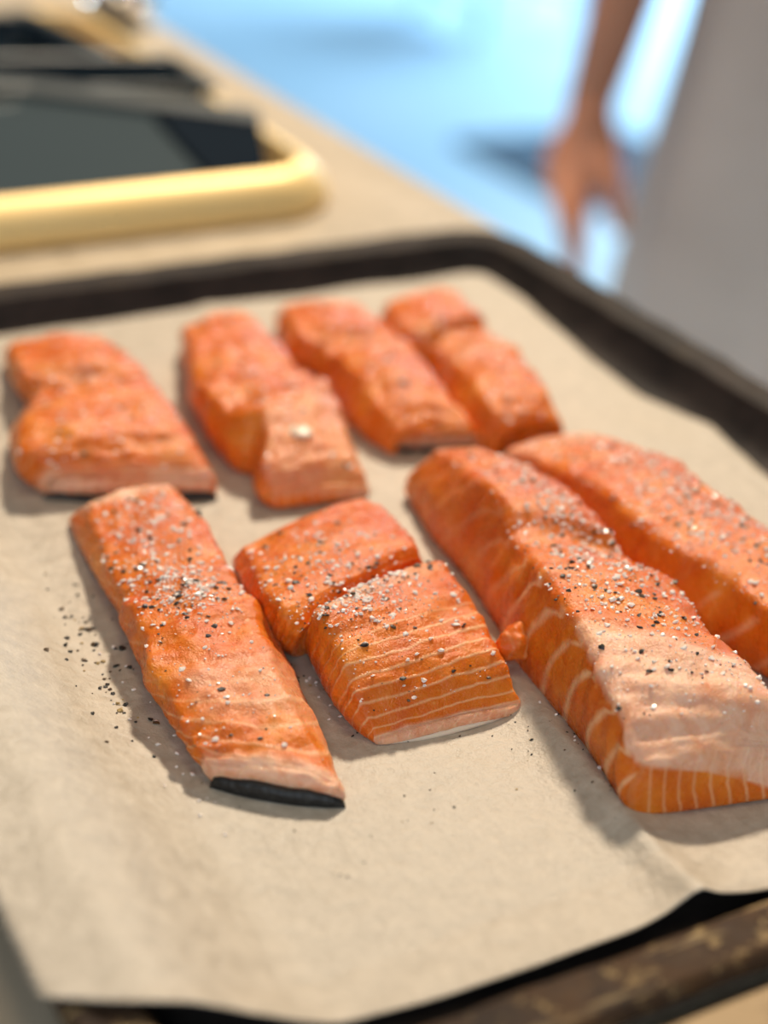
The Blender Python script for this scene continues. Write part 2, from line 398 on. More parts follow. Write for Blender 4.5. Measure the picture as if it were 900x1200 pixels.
def V(p): return Vector((p.x, p.y, p.z))
GROUND = 0.0012
class Fillet: pass
def salmon(name, label, stations, nu=96, stripe=None, fat=None, smask=None, seed=0, rnd=0.25, lump=0.0016, dome=0.0018, bulge=0.0025, endcurve=0.0, parts=None):
    """stations back to front: dict TL=(px,py,z) TR=(px,py,z) optional BL=(px,py) BR=(px,py)"""
    S = []
    for s in stations:
        TL, TR = at(*s['TL']), at(*s['TR'])
        across = Vector((TR.x - TL.x, TR.y - TL.y, 0)).normalized()
        BL = at(*s['BL'], GROUND) if 'BL' in s else Vector((TL.x, TL.y, GROUND)) - across * (0.12 * TL.z)
        BR = at(*s['BR'], GROUND) if 'BR' in s else Vector((TR.x, TR.y, GROUND)) + across * (0.10 * TR.z)
        S.append((BL, TL, TR, BR))
    cols = [[s[k] for s in S] for k in range(4)]
    ctr = sum((p for s in S for p in s), Vector()) / (4 * len(S)); ctr.z = GROUND
    NSL, NTP, NSR, NB = 12, 34, 10, 8
    rings, info = [], []
    for iu in range(nu + 1):
        u = iu / nu
        BL, TL, TR, BR = (catmull(cols[k], u) for k in range(4))
        jw = 0.0021 * (noise.noise(Vector((u * 9, seed * 5.0, 1))) + 0.6 * noise.noise(Vector((u * 24, seed * 5.0, 2))) + 0.35 * noise.noise(Vector((u * 60, seed * 5.0, 5))))
        jx = 0.0021 * (noise.noise(Vector((u * 9, seed * 5.0, 3))) + 0.6 * noise.noise(Vector((u * 24, seed * 5.0, 4))) + 0.35 * noise.noise(Vector((u * 60, seed * 5.0, 6))))
        ax0 = (TR - TL).normalized()
        TL = TL + ax0 * jw + Vector((0, 0, jx * 0.4)); TR = TR + ax0 * jx + Vector((0, 0, jw * 0.4))
        hl = max(TL.z - GROUND, 0.001); hr = max(TR.z - GROUND, 0.001)
        across = (TR - TL); wid = across.length; ax = across.normalized()
        out = Vector((ax.x, ax.y, 0)).normalized()
        rl = min(rnd * hl, 0.3 * wid, 0.005); rr = min(rnd * hr, 0.3 * wid, 0.005)
        dl = (BL - TL).normalized(); dr = (BR - TR).normalized()
        row, rinf = [], []
        def quad(a, b, c, f): return a * (1 - f) ** 2 + b * 2 * f * (1 - f) + c * f * f
        for k in range(NSL):                          # left side, ground to the shoulder
            f = k / NSL
            e = TL + dl * rl
            p = BL.lerp(e, f) - out * bulge * math.sin(PI * f) * min(1, hl / 0.02)
            if k == 0: p = BL + out * 0.0006
            row.append(p); rinf.append((0.25 * f, 0))
        for k in range(NTP + 1):
            f = k / NTP
            fe = 0.14
            if f < fe: p = quad(TL + dl * rl, TL, TL + ax * rl, f / fe)
            elif f > 1 - fe: p = quad(TR - ax * rr, TR, TR + dr * rr, (f - 1 + fe) / fe)
            else:
                g = (f - fe) / (1 - 2 * fe)
                p = (TL + ax * rl).lerp(TR - ax * rr, g) + Vector((0, 0, dome * math.sin(PI * g)))
            row.append(p); rinf.append((0.25 + 0.5 * f, 1))
        for k in range(1, NSR + 1):
            f = k / NSR
            p = (TR + dr * rr).lerp(BR, f) + out * bulge * math.sin(PI * f) * min(1, hr / 0.02)
            row.append(p); rinf.append((0.75 + 0.25 * f, 0))
        for k in range(1, NB):
            f = k / NB
            row.append(BR.lerp(BL, f)); rinf.append((-1, 2))
        rings.append(row); info.append(rinf)
    n = len(rings[0])
    dirs = [(rings[0][0] - rings[8][0] + rings[0][46] - rings[8][46]), (rings[-1][0] - rings[-9][0] + rings[-1][46] - rings[-9][46])]
    bm = bmesh.new()
    la = {k: bm.verts.layers.float.new(k) for k in ('fat', 'stripe', 'smask')}
    top = []
    off = Vector((seed * 3.1, seed * 1.7, seed * 0.9))
    def put(p, u, v, kind):
        q = p + off
        d = Vector()
        if kind != 2:
            amt = lump * min(1.0, max(0.0, (p.z - GROUND) / 0.006))
            nv = noise.noise(q * 70) * 0.9 + noise.noise(q * 170) * 0.6 + noise.noise(q * 380) * 0.42
            fib = noise.noise(Vector((u * 26 + 0.6 * noise.noise(q * 60), v * 5, seed))) * 0.7
            h = amt * (nv * 0.75 + fib)
            if kind == 1: d = Vector((0, 0, h))
            else:
                c = Vector((p.x - cu.x, p.y - cu.y, 0)).normalized(); d = c * h * 0.7
        bv = bm.verts.new(p + d - ctr)
        bv.co.z = max(bv.co.z, 0.0) if kind != 2 else 0.0
        bv[la['fat']] = fat(u, v) if fat else 0.0
        bv[la['stripe']] = stripe(u, v) if stripe else u * 12
        bv[la['smask']] = smask(u, v) if smask else (0.25 if kind == 1 else 0.55)
        return bv
    vr = []
    for iu, row in enumerate(rings):
        cu = sum(row, Vector()) / n
        vr.append([put(p, iu / nu, info[iu][k][0], info[iu][k][1]) for k, p in enumerate(row)])
    for iu in range(nu):
        for k in range(n):
            f = bm.faces.new((vr[iu][k], vr[iu][(k + 1) % n], vr[iu + 1][(k + 1) % n], vr[iu + 1][k]))
            if info[iu][k][1] == 1 and info[iu][(k + 1) % n][1] == 1: top.append((iu, k))
    for end, ring, dr in ((0, rings[0], dirs[0]), (1, rings[-1], dirs[1])):
        base_c = sum(ring, Vector()) / n
        dd = Vector((dr.x, dr.y, 0)).normalized()
        prev = vr[0] if end == 0 else vr[-1]
        for q, push in ((0.93, 0.0009), (0.8, 0.0016), (0.55, 0.0021), (0.28, 0.0023)):
            cu = base_c
            row = []
            for k, p in enumerate(ring):
                pp = base_c.lerp(p, q) + dd * push
                bv = bm.verts.new(pp - ctr); bv.co.z = max(bv.co.z, 0.0)
                src = vr[0][k] if end == 0 else vr[-1][k]
                bv[la['fat']] = src[la['fat']]
                bv[la['stripe']] = (p - base_c).dot(Vector((dd.y, -dd.x, 0))) * q * 210 + q * 0.8
                bv[la['smask']] = 0.9
                row.append(bv)
            for k in range(n):
                a, b, c, d = prev[k], prev[(k + 1) % n], row[(k + 1) % n], row[k]
                bm.faces.new((a, d, c, b) if end == 0 else (a, b, c, d))
            prev = row
        bm.faces.new(prev if end == 1 else list(reversed(prev)))
    bmesh.ops.recalc_face_normals(bm, faces=bm.faces)
    # points on the top for seasoning
    fo = Fillet(); fo.pts = {}
    vc = [[v.co.copy() + ctr for v in row] for row in vr]
    fo.vc = vc; fo.nu = nu; fo.k0 = NSL; fo.k1 = NSL + NTP
    root = tag(empty(name, ctr), label, 'salmon fillet', 'raw salmon fillets on the parchment')
    fo.flesh = obj('flesh', bm, M_FLESH, root)
    fo.root = root; fo.ctr = ctr
    return fo

def on_top(fo, u, g):
    """point and normal on the upper face of a fillet, u along, g across 0..1"""
    iu = max(0, min(fo.nu - 1, int(u * fo.nu))); k = fo.k0 + int(max(0, min(0.999, g)) * (fo.k1 - fo.k0))
    fu = u * fo.nu - iu
    a, b, c = fo.vc[iu][k], fo.vc[iu][k + 1], fo.vc[iu + 1][k]
    f1, f2 = random.random(), random.random()
    if f1 + f2 > 1: f1, f2 = 1 - f1, 1 - f2
    nrm = (b - a).cross(c - a)
    if nrm.z < 0: nrm = -nrm
    return a + (b - a) * f1 + (c - a) * f2, nrm.normalized()

def grains(spots, mats, name):
    """spots: (point, size, material index, flatness)"""
    verts, faces, mi = [], [], []
    for p, s, m, flat in spots:
        b = len(verts)
        rz = random.random() * 2 * PI
        nseg = random.choice((4, 5, 5, 6))
        tilt = Matrix.Rotation(random.uniform(-0.5, 0.5), 3, 'X') @ Matrix.Rotation(random.uniform(-0.5, 0.5), 3, 'Y')
        for lvl, (rr, zz) in enumerate(((0.75, -0.45), (1.0, 0.0), (0.65, 0.5))):
            for k in range(nseg):
                a = rz + (k + 0.3 * lvl) * 2 * PI / nseg
                r = s * rr * random.uniform(0.5, 1.2)
                q = tilt @ Vector((r * math.cos(a), r * math.sin(a) * 0.8, s * flat * zz * random.uniform(0.8, 1.2)))
                verts.append(p + q + Vector((0, 0, s * flat * 0.32)))
        for lvl in range(2):
            for k in range(nseg):
                k2 = (k + 1) % nseg
                faces.append((b + lvl * nseg + k, b + lvl * nseg + k2, b + (lvl + 1) * nseg + k2, b + (lvl + 1) * nseg + k)); mi.append(m)
        faces.append(tuple(b + 2 * nseg + k for k in range(nseg))); mi.append(m)
        faces.append(tuple(b + k for k in reversed(range(nseg)))); mi.append(m)
    o = obj(name, (verts, [], faces), mats, smooth=False)
    o.data.polygons.foreach_set('material_index', mi)
    return o

def season(fo, clusters, n_salt, n_pep, n_dust, where, big=1.0):
    """clusters: (u, g, su, sg, weight)"""
    def pick():
        if random.random() < 0.22: return random.uniform(0.04, 0.93), random.uniform(0.05, 0.95)
        tot = sum(c[4] for c in clusters); r = random.random() * tot
        for c in clusters:
            r -= c[4]
            if r <= 0: break
        return random.gauss(c[0], c[2]), random.gauss(c[1], c[3])
    def spots(n, fn):
        out = []
        while len(out) < n:
            u, g = pick()
            if not (0.02 < u < 0.97 and 0.03 < g < 0.97): continue
            p, nr = on_top(fo, u, g)
            if nr.z < 0.35: continue
            out.append(fn(p))
        return out
    salt = spots(n_salt, lambda p: (p, big * random.choice((0.0004, 0.0005, 0.0006, 0.0007, 0.0009, 0.0012)) * random.uniform(0.8, 1.25), 0, random.uniform(0.4, 0.8)))
    salt += spots(int(n_salt * 2.0), lambda p: (p, random.uniform(0.00016, 0.00036), 0, 0.7))
    o = grains(salt, [M_SALT], 'salt_crystals')
    tag(o, 'coarse white salt crystals scattered on ' + where, 'salt', kind='stuff')
    pep = spots(n_pep, lambda p: (p, big * random.choice((0.0004, 0.0005, 0.0006, 0.0008, 0.0010, 0.0013)) * random.uniform(0.8, 1.2), random.choice((0, 0, 0, 2)), random.uniform(0.3, 0.6)))
    pep += spots(n_dust, lambda p: (p, random.uniform(0.00016, 0.00034), random.choice((0, 1, 1, 2)), 0.6))
    o = grains(pep, [M_PEP, M_PEP2, M_PEP3], 'pepper_flakes')
    tag(o, 'crushed black pepper flakes sprinkled on ' + where, 'pepper', kind='stuff')

def strip(name, top_px, bot_px, thick, mat, root, label=None, out=0.0):
    """thin bent slab between an upper and a lower line: lists of (px, py, z)"""
    n = 24
    T = [at(*p) for p in top_px]; B = [at(*p) for p in bot_px]
    bm = bmesh.new(); loc = root.location
    grid = []
    for i in range(n + 1):
        a, b = catmull(T, i / n), catmull(B, i / n)
        a2, b2 = catmull(T, min(1, (i + 1) / n)), catmull(T, max(0, (i - 1) / n))
        tng = (a2 - b2).normalized(); nr = tng.cross(a - b).normalized()
        if nr.dot(CAM - a) < 0: nr = -nr
        e = math.sin(PI * min(1, max(0.0, i / n)))**0.35
        a = a + nr * out; b = b + nr * out
        a = b.lerp(a, 0.25 + 0.75 * e)
        j = Vector((0, 0, 0.0005 * noise.noise(a * 300)))
        grid.append([bm.verts.new(q - loc) for q in (b - nr * thick, b, b.lerp(a, .33) + nr * thick * .35, b.lerp(a, .66) + nr * thick * .35 + j * .5, a + j, a - nr * thick + j)])
    m = len(grid[0])
    for i in range(n):
        for k in range(m):
            bm.faces.new((grid[i][k], grid[i + 1][k], grid[i + 1][(k + 1) % m], grid[i][(k + 1) % m]))
    bm.faces.new(grid[0]); bm.faces.new(list(reversed(grid[-1])))
    bmesh.ops.recalc_face_normals(bm, faces=bm.faces)
    o = obj(name, bm, mat, root)
    if label: o['label'] = label
    return o

def S(TL, TR, BL=None, BR=None):
    d = {'TL': TL, 'TR': TR}
    if BL: d['BL'] = BL
    if BR: d['BR'] = BR
    return d
def sm(a, b, x):
    t = max(0.0, min(1.0, (x - a) / (b - a))); return t * t * (3 - 2 * t)

# front left fillet, thin, with dark skin at its near end
E = salmon('salmon_fillet', 'long narrow salmon fillet with black skin across its near end', [
    S((103, 590, .012), (200, 566, .014), (80, 612)),
    S((112, 628, .014), (238, 600, .017), (100, 655)),
    S((138, 684, .016), (272, 662, .020), (138, 716)),
    S((160, 740, .018), (297, 702, .020), (168, 785), (310, 735)),
    S((186, 800, .016), (318, 765, .018), (196, 838), (345, 800)),
    S((216, 858, .012), (352, 838, .014), (226, 880), (376, 860)),
    S((240, 893, .008), (397, 920, .0075), (249, 917), (403, 939))],
    nu=130, seed=1, lump=0.0017,
    stripe=lambda u, v: u * 16 + 10 * (v - 0.5) ** 2 - 3 * v,
    smask=lambda u, v: 0.75 * sm(0.62, 0.8, u) + (0.5 if v < 0.25 else 0.12),
    fat=lambda u, v: max(0.95 * (1 - sm(0.015, 0.07, u)) * sm(0.15, 0.3, v), 0.9 * sm(0.92, 0.975, u), 0.45 * sm(0.30, 0.42, v) * sm(0.62, 0.7, u) * (1 - sm(0.76, 0.86, u + 0.15 * (0.5 - v))), 0.35 * sm(0.75, 0.85, v)))
strip('skin', [(249, 900, .0062), (280, 908, .006), (330, 919, .0056), (375, 925, .005), (403, 930, .0036)],
      [(250, 917, .0006), (282, 927, .0006), (330, 936, .0006), (375, 941, .0006), (404, 941, .0006)], 0.0016, M_SKIN, E.root, 'black salmon skin', 0.0022)
season(E, [(0.33, 0.5, 0.10, 0.22, 3), (0.13, 0.5, 0.06, 0.25, 1.2), (0.43, 0.5, 0.05, 0.2, 1.2)], 560, 130, 300, 'the narrow fillet with black skin at its near end')

# middle fillet of two lobes
Fm = salmon('salmon_fillet', 'two-lobed salmon fillet with fine white lines, middle of the front row', [
    S((284, 643, .014), (428, 582, .017), (272, 660)),
    S((300, 672, .020), (470, 603, .021), (296, 700)),
    S((322, 715, .023), (492, 640, .021), (325, 752)),
    S((348, 742, .017), (500, 662, .015), (345, 770)),
    S((366, 716, .025), (522, 656, .0235), (362, 768)),
    S((386, 752, .0235), (556, 700, .0215), (380, 808)),
    S((412, 808, .016), (588, 762, .0165), (414, 853)),
    S((438, 866, .003), (610, 824, .0042), (442, 873), (608, 834))],
    nu=140, seed=2, lump=0.0014,
    stripe=lambda u, v: u * 30 + 5.0 * (v - 0.45) ** 2,
    smask=lambda u, v: (0.95 * sm(0.66, 0.78, u) + 0.08) if v > 0.22 else 0.5,
    fat=lambda u, v: max(0.55 * sm(0.54, 0.57, u) * (1 - sm(0.585, 0.63, u)) * sm(0.25, 0.32, v) * (1 - sm(0.5, 0.75, v)), 0.7 * sm(0.988, 1.0, u)))
strip('membrane', [(442, 871, .0012), (500, 861, .002), (560, 846, .0026), (607, 824, .004)],
      [(440, 874, .0006), (500, 867, .0006), (560, 852, .0006), (608, 836, .0006)], 0.0008, M_WHITE, Fm.root, 'thin pale membrane under the near edge')
season(Fm, [(0.22, 0.4, 0.10, 0.2, 2.2), (0.60, 0.35, 0.05, 0.22, 1.6), (0.66, 0.4, 0.06, 0.25, 1)], 440, 130, 560, 'the two-lobed fillet with fine white lines')

# thick fillet with the pale belly
G = salmon('salmon_fillet', 'thickest salmon fillet, with a broad pale pink belly patch at its near end', [
    S((508, 527, .022), (592, 532, .021), (474, 580)),
    S((545, 545, .031), (662, 566, .026), (502, 628)),
    S((585, 582, .035), (716, 618, .027), (545, 680)),
    S((604, 632, .029), (738, 652, .023), (580, 735)),
    S((630, 660, .035), (790, 680, .028), (604, 780)),
    S((664, 706, .036), (846, 745, .028), (645, 830)),
    S((694, 768, .034), (893, 786, .029), (690, 885)),
    S((722, 830, .028), (920, 830, .025), (722, 935)),
    S((752, 888, .0205), (935, 872, .016), (738, 960), (945, 930))],
    nu=150, seed=3, lump=0.0015, rnd=0.16,
    stripe=lambda u, v: u * 12 + (-3.2 * v - 4 * v * v if v < 0.25 else -1.3),
    smask=lambda u, v: (1.0 * sm(0.32, 0.5, u) + 0.3) if v < 0.27 else 0.12,
    fat=lambda u, v: max(0.92 * sm(0.64, 0.69, u - 0.10 * (v - 0.3)) * sm(0.255, 0.275, v), 0.5 * sm(0.02, 0.0, u)))
season(G, [(0.22, 0.55, 0.09, 0.25, 2.6), (0.48, 0.5, 0.07, 0.27, 2.4), (0.58, 0.5, 0.05, 0.3, 1), (0.72, 0.45, 0.07, 0.25, 0.5)], 640, 190, 420, 'the thickest fillet with the pale belly patch')

# long fillet at the right
H = salmon('salmon_fillet', 'deep red salted salmon fillet close beside the right rim of the tray', [
    S((592, 527, .012), (692, 507, .012)),
    S((650, 545, .018), (745, 518, .019)),
    S((712, 580, .025), (800, 540, .0245)),
    S((770, 627, .028), (852, 577, .027)),
    S((840, 668, .028), (905, 614, .0275)),
    S((905, 718, .027), (985, 665, .026), (902, 798)),
    S((960, 770, .022), (1050, 730, .021)),
    S((1000, 815, .012), (1090, 778, .012))],
    nu=120, seed=4, lump=0.0015,
    stripe=lambda u, v: u * 12 + (-4.5 * v if v < 0.25 else -1.1),
    smask=lambda u, v: (0.8 * sm(0.5, 0.62, u) + 0.05) if v < 0.25 else 0.12,
    fat=lambda u, v: 0.5 * sm(0.14, 0.0, u))
season(H, [(0.3, 0.5, 0.14, 0.25, 2), (0.55, 0.5, 0.14, 0.28, 2)], 620, 170, 300, 'the deep red fillet by the right rim')

# back row
A = salmon('salmon_fillet', 'wide salmon fillet with dark skin edge, apart from the other back fillets', [
    S((9, 403, .012), (122, 394, .013), (8, 425)),
    S((22, 433, .019), (158, 417, .018), (24, 462)),
    S((40, 462, .014), (178, 446, .015), (36, 482)),
    S((24, 492, .019), (196, 462, .019), (18, 510)),
    S((22, 523, .019), (216, 492, .019), (24, 556)),
    S((52, 548, .013), (240, 535, .013), (42, 574)),
    S((60, 562, .007), (250, 563, .007), (55, 580), (252, 581))],
    nu=90, seed=5, lump=0.0022,
    stripe=lambda u, v: u * 13 + 5 * (v - 0.5) ** 2,
    smask=lambda u, v: 0.35,
    fat=lambda u, v: max(0.85 * sm(0.84, 0.95, u + 0.10 * (0.5 - v)) * (0.35 + 0.65 * abs(math.sin(7 * v))), 0.3 * sm(0.36, 0.42, u) * (1 - sm(0.42, 0.5, u)) * (1 - sm(0.3, 0.45, v))))
strip('skin', [(52, 573, .0035), (120, 580, .0030), (190, 577, .0035), (252, 571, .0045)],
      [(52, 583, .0006), (120, 588, .0006), (190, 587, .0006), (254, 583, .0006)], 0.0012, M_SKIN, A.root, 'dark salmon skin', 0.0018)
season(A, [(0.3, 0.5, 0.16, 0.25, 1), (0.62, 0.5, 0.12, 0.25, 1)], 150, 40, 100, 'the wide back fillet standing apart')

B = salmon('salmon_fillet', 'back salmon fillet with a pale belly flap and a small white fat spot', [
    S((214, 388, .013), (288, 362, .015), (216, 400)),
    S((220, 415, .020), (325, 395, .019), (223, 450)),
    S((234, 455, .022), (352, 425, .021), (240, 502)),
    S((268, 482, .023), (372, 438, .0235), (268, 546)),
    S((308, 486, .0255), (388, 446, .0245), (294, 560)),
    S((308, 540, .017), (414, 520, .017), (307, 588)),
    S((316, 578, .007), (430, 566, .007), (320, 596))],
    nu=100, seed=6, lump=0.0024,
    stripe=lambda u, v: v * 16, smask=lambda u, v: 0.35 if u > 0.6 else 0.15,
    fat=lambda u, v: 0.32 * sm(0.62, 0.7, u) * sm(0.25, 0.3, v) + 0.4 * sm(0.7, 0.75, v) * sm(0.55, 0.65, u))
bmf = bmesh.new()
bmesh.ops.create_icosphere(bmf, subdivisions=2, radius=1)
pf = at(352, 505, .0212)
for v in bmf.verts:
    q = v.co.copy(); q *= 1 + 0.25 * noise.noise(q * 1.7)
    v.co = Vector((q.x * 0.0045, q.y * 0.0055, q.z * 0.0014)) + pf - B.ctr
obj('fat_patch', bmf, M_WHITE, B.root)['label'] = 'small white fat patch'
season(B, [(0.3, 0.5, 0.16, 0.25, 1), (0.55, 0.5, 0.12, 0.25, 1)], 110, 60, 160, 'the back fillet with a pale bent flap')

Cc = salmon('salmon_fillet', 'salmon fillet with a smooth flat near lobe, third from the left in the back row', [
    S((330, 357, .012), (422, 357, .012)),
    S((348, 386, .017), (446, 374, .017)),
    S((382, 414, .013), (470, 392, .014)),
    S((400, 418, .021), (488, 405, .021)),
    S((428, 455, .020), (520, 446, .0195)),
    S((462, 502, .012), (554, 498, .012)),
    S((470, 517, .006), (568, 514, .006), (466, 527), (571, 525))],
    nu=90, seed=7, lump=0.0022, stripe=lambda u, v: u * 14, smask=lambda u, v: 0.2,
    fat=lambda u, v: 0.8 * sm(0.94, 1.0, u) + 0.25 * sm(0.70, 0.75, v) * sm(0.55, 0.7, u))
strip('skin', [(464, 522, .0025), (500, 524, .0025), (540, 523, .0025), (571, 518, .003)],
      [(464, 529, .0006), (500, 530, .0006), (540, 529, .0006), (573, 527, .0006)], 0.0008, M_SKIN, Cc.root, 'dark salmon skin')
season(Cc, [(0.3, 0.5, 0.16, 0.25, 1), (0.7, 0.5, 0.14, 0.25, 1)], 90, 70, 200, 'the back fillet third from the left')

Dd = salmon('salmon_fillet', 'farthest salmon fillet, in three lobes, at the right of the back row', [
    S((450, 358, .013), (522, 337, .015)),
    S((474, 384, .020), (562, 362, .020)),
    S((508, 408, .014), (574, 388, .0145)),
    S((530, 420, .020), (604, 404, .020)),
    S((560, 460, .021), (640, 448, .020)),
    S((584, 498, .014), (657, 488, .014)),
    S((596, 513, .006), (655, 503, .006))],
    nu=90, seed=8, lump=0.0024, stripe=lambda u, v: u * 14, smask=lambda u, v: 0.2,
    fat=lambda u, v: 0.3 * sm(0.40, 0.46, u) * (1 - sm(0.48, 0.56, u)))
season(Dd, [(0.2, 0.5, 0.12, 0.25, 1), (0.6, 0.5, 0.18, 0.25, 1)], 110, 70, 160, 'the farthest three-lobed fillet')

# torn scrap between the middle and the thick fillet
bm = bmesh.new(); bmesh.ops.create_icosphere(bm, subdivisions=4, radius=1)
la = {k: bm.verts.layers.float.new(k) for k in ('fat', 'stripe', 'smask')}
pc = at(606, 752, 0.0125)
for v in bm.verts:
    q = v.co.copy(); q *= 1 + 0.30 * noise.noise(q * 1.4 + Vector((5, 2, 1))) + 0.1 * noise.noise(q * 4)
    v[la['stripe']] = q.x * 1.5; v[la['smask']] = 0.4
    v.co = Vector((q.x * 0.0072, q.y * 0.0050, q.z * 0.0058))
scrap = obj('salmon_scrap', bm, M_FLESH); scrap.location = pc; scrap.rotation_euler = (0, 0.0, 0.15)
tag(scrap, 'small torn salmon scrap wedged between two front fillets', 'salmon scrap')

# seasoning fallen on the paper
spots = []
def pep_area(pts, n, spread, lo=0.0003, hi=0.0011):
    for _ in range(n):
        a = random.choice(pts); b = random.choice(pts); f = random.random()
        x = a[0] + (b[0] - a[0]) * f + random.gauss(0, spread); y = a[1] + (b[1] - a[1]) * f + random.gauss(0, spread)
        p = at(x, y, 0.001); p.z = paper_z(p.x, p.y) + 0.0001
        spots.append((p, random.uniform(lo, hi) * random.choice((1, 1, 1.4)), random.choice((0, 0, 0, 1, 2)), 0.55))
pep_area([(85, 720), (110, 760), (140, 830), (125, 800)], 60, 22)
pep_area([(60, 690), (130, 770), (190, 880)], 26, 26)
pep_area([(360, 800), (400, 850), (600, 870), (660, 860)], 45, 28, 0.0002, 0.0005)
pep_area([(250, 950), (400, 960), (570, 930)], 16, 40, 0.0002, 0.0004)
pep_area([(660, 850), (700, 900), (720, 940)], 20, 14, 0.0002, 0.0005)
pep_area([(300, 700), (330, 760), (360, 810)], 30, 10, 0.0002, 0.0006)
pep_area([(430, 530), (450, 560)], 10, 16, 0.0002, 0.0005)
tag(grains(spots, [M_PEP, M_PEP2, M_PEP3], 'pepper_flakes'), 'crushed pepper flakes fallen on the parchment around the front fillets', 'pepper', kind='stuff')
spots = []
for pts, n, sp in (([(130, 760), (180, 850), (220, 930), (260, 965)], 26, 18), ([(370, 800), (420, 860)], 14, 12), ([(640, 830), (700, 900)], 8, 10)):
    for _ in range(n):
        a = random.choice(pts); b = random.choice(pts); f = random.random()
        p = at(a[0] + (b[0] - a[0]) * f + random.gauss(0, sp), a[1] + (b[1] - a[1]) * f + random.gauss(0, sp), 0.001)
        p.z = paper_z(p.x, p.y) + 0.0001
        spots.append((p, random.uniform(0.0004, 0.0010), 0, 0.7))
tag(grains(spots, [M_SALT], 'salt_crystals'), 'loose salt crystals fallen on the parchment around the front fillets', 'salt', kind='stuff')

# ------------------------------------------------------------------ stack of trays further along the worktop
gz = TOP_Z
gold = tag(empty('golden_lit_tray', (0, 0, gz)), 'shallow steel tray, painted golden as if reflecting warm light, with a rounded corner holding the dark tins', 'tray')
M_WARM_STEEL = NT('warm_lit_steel')
gn = M_WARM_STEEL.noise(1, 4, 0.6, M_WARM_STEEL.mapping((20, 400, 400)))
M_WARM_STEEL = M_WARM_STEEL.set(Base_Color=M_WARM_STEEL.ramp(gn, [(0.3, (0.98, 0.68, 0.27)), (0.7, (1.0, 0.76, 0.37))]), Metallic=0.35, Roughness=0.5)  # warm lamp reflection on the steel is put into the base colour
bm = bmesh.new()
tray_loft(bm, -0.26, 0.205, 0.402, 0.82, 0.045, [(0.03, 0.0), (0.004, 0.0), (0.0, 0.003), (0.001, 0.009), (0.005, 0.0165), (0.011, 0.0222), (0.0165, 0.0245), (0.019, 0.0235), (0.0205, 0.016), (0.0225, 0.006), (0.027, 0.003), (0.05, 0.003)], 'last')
obj('pan', bm, M_WARM_STEEL, gold)

def dark_tin(FR, FL, NR, L, W, h, label):
    """FR: far right top corner of the rim; the long side runs towards FL, the short side towards NR"""
    X = (FL - FR).normalized(); Y = NR - FR; Y = (Y - X * Y.dot(X)).normalized(); Z = X.cross(Y)
    root = empty('dark_tin')
    M4 = Matrix((X, Y, Z)).transposed().to_4x4(); M4.translation = FR - Z * h
    root.matrix_world = M4
    tag(root, label, 'baking tin', 'dark baking tins in the brass tray')
    bm = bmesh.new()
    tray_loft(bm, 0, L, 0, W, 0.008, [(0.007, h - 0.002), (0.010, h * 0.5), (0.016, 0.003), (0.024, 0.002), (0.03, 0.002)], 'last')
    tray_loft(bm, 0, L, 0, W, 0.008, [(0.03, 0.0), (0.017, 0.0), (0.009, h * 0.5), (0.006, h - 0.004)], None)
    obj('pan', bm, M_DPAN, root)
    bm = bmesh.new()
    tray_loft(bm, 0, L, 0, W, 0.008, [(0.001, h - 0.005), (0.0, h - 0.003), (0.0012, h), (0.006, h - 0.0005), (0.0075, h - 0.002), (0.006, h - 0.004), (0.001, h - 0.005)])
    obj('rim', bm, M_DRIM, root)
    return root
M_DPAN = simple('dark_glossy_enamel', (0.014, 0.026, 0.036), 0.12)
M_DRIM = simple('dark_grey_enamel', (0.035, 0.045, 0.047), 0.4)
# a baking sheet with a raised lip along its far and right sides, propped at a slant inside the golden-lit tray
FR, NR, FL = at(303, 127, 0.030), at(317, 201, 0.0185), at(-70, 77, 0.046)
pn = (FL - FR).cross(NR - FR).normalized()
if pn.z < 0: pn = -pn
def on_sheet(x, y):
    r = ray(x, y); return CAM + r * ((FR - CAM).dot(pn) / r.dot(pn))
sheet = tag(empty('baking_sheet', FR), 'dark glossy baking sheet slanting behind the golden rim, with a navy right end', 'baking sheet')
def slab(name, quad, lo, hi, m):
    bm = bmesh.new()
    vs = [[bm.verts.new(q + pn * z - FR) for q in quad] for z in (lo, hi)]
    bm.faces.new(list(reversed(vs[0]))); bm.faces.new(vs[1])
    for k in range(4): bm.faces.new((vs[0][k], vs[0][(k + 1) % 4], vs[1][(k + 1) % 4], vs[1][k]))
    bmesh.ops.recalc_face_normals(bm, faces=bm.faces)
    bmesh.ops.bevel(bm, geom=list(bm.edges), offset=0.0006, segments=2, affect='EDGES')
    return obj(name, bm, m, sheet, smooth=False)
NL = on_sheet(-70, 236)
slab('floor_plate', (FR, FL, NL, NR), -0.006, -0.004, simple('dark_glossy_grey', (0.045, 0.062, 0.068), 0.16))
slab('rim', (FR, FL, FL.lerp(NL, 0.12), FR.lerp(NR, 0.20)), -0.004, 0.0, M_DRIM)
slab('side_wall', (on_sheet(180, 130), FR, NR, on_sheet(248, 204)), -0.0042, -0.0012, simple('navy_enamel', (0.004, 0.009, 0.016), 0.8, Specular_IOR_Level=0.03))
dark_tin(at(203, 62, 0.034), at(0, 62, 0.044), at(207, 112, 0.031), 0.32, 0.062, 0.026, 'dark narrow tin in the middle of three, with a square right end')
dark_tin(at(35, 10, 0.036), at(-120, 22, 0.036), at(108, 64, 0.036), 0.28, 0.125, 0.030, 'wider dark tin, farthest of the three in the golden-lit tray')

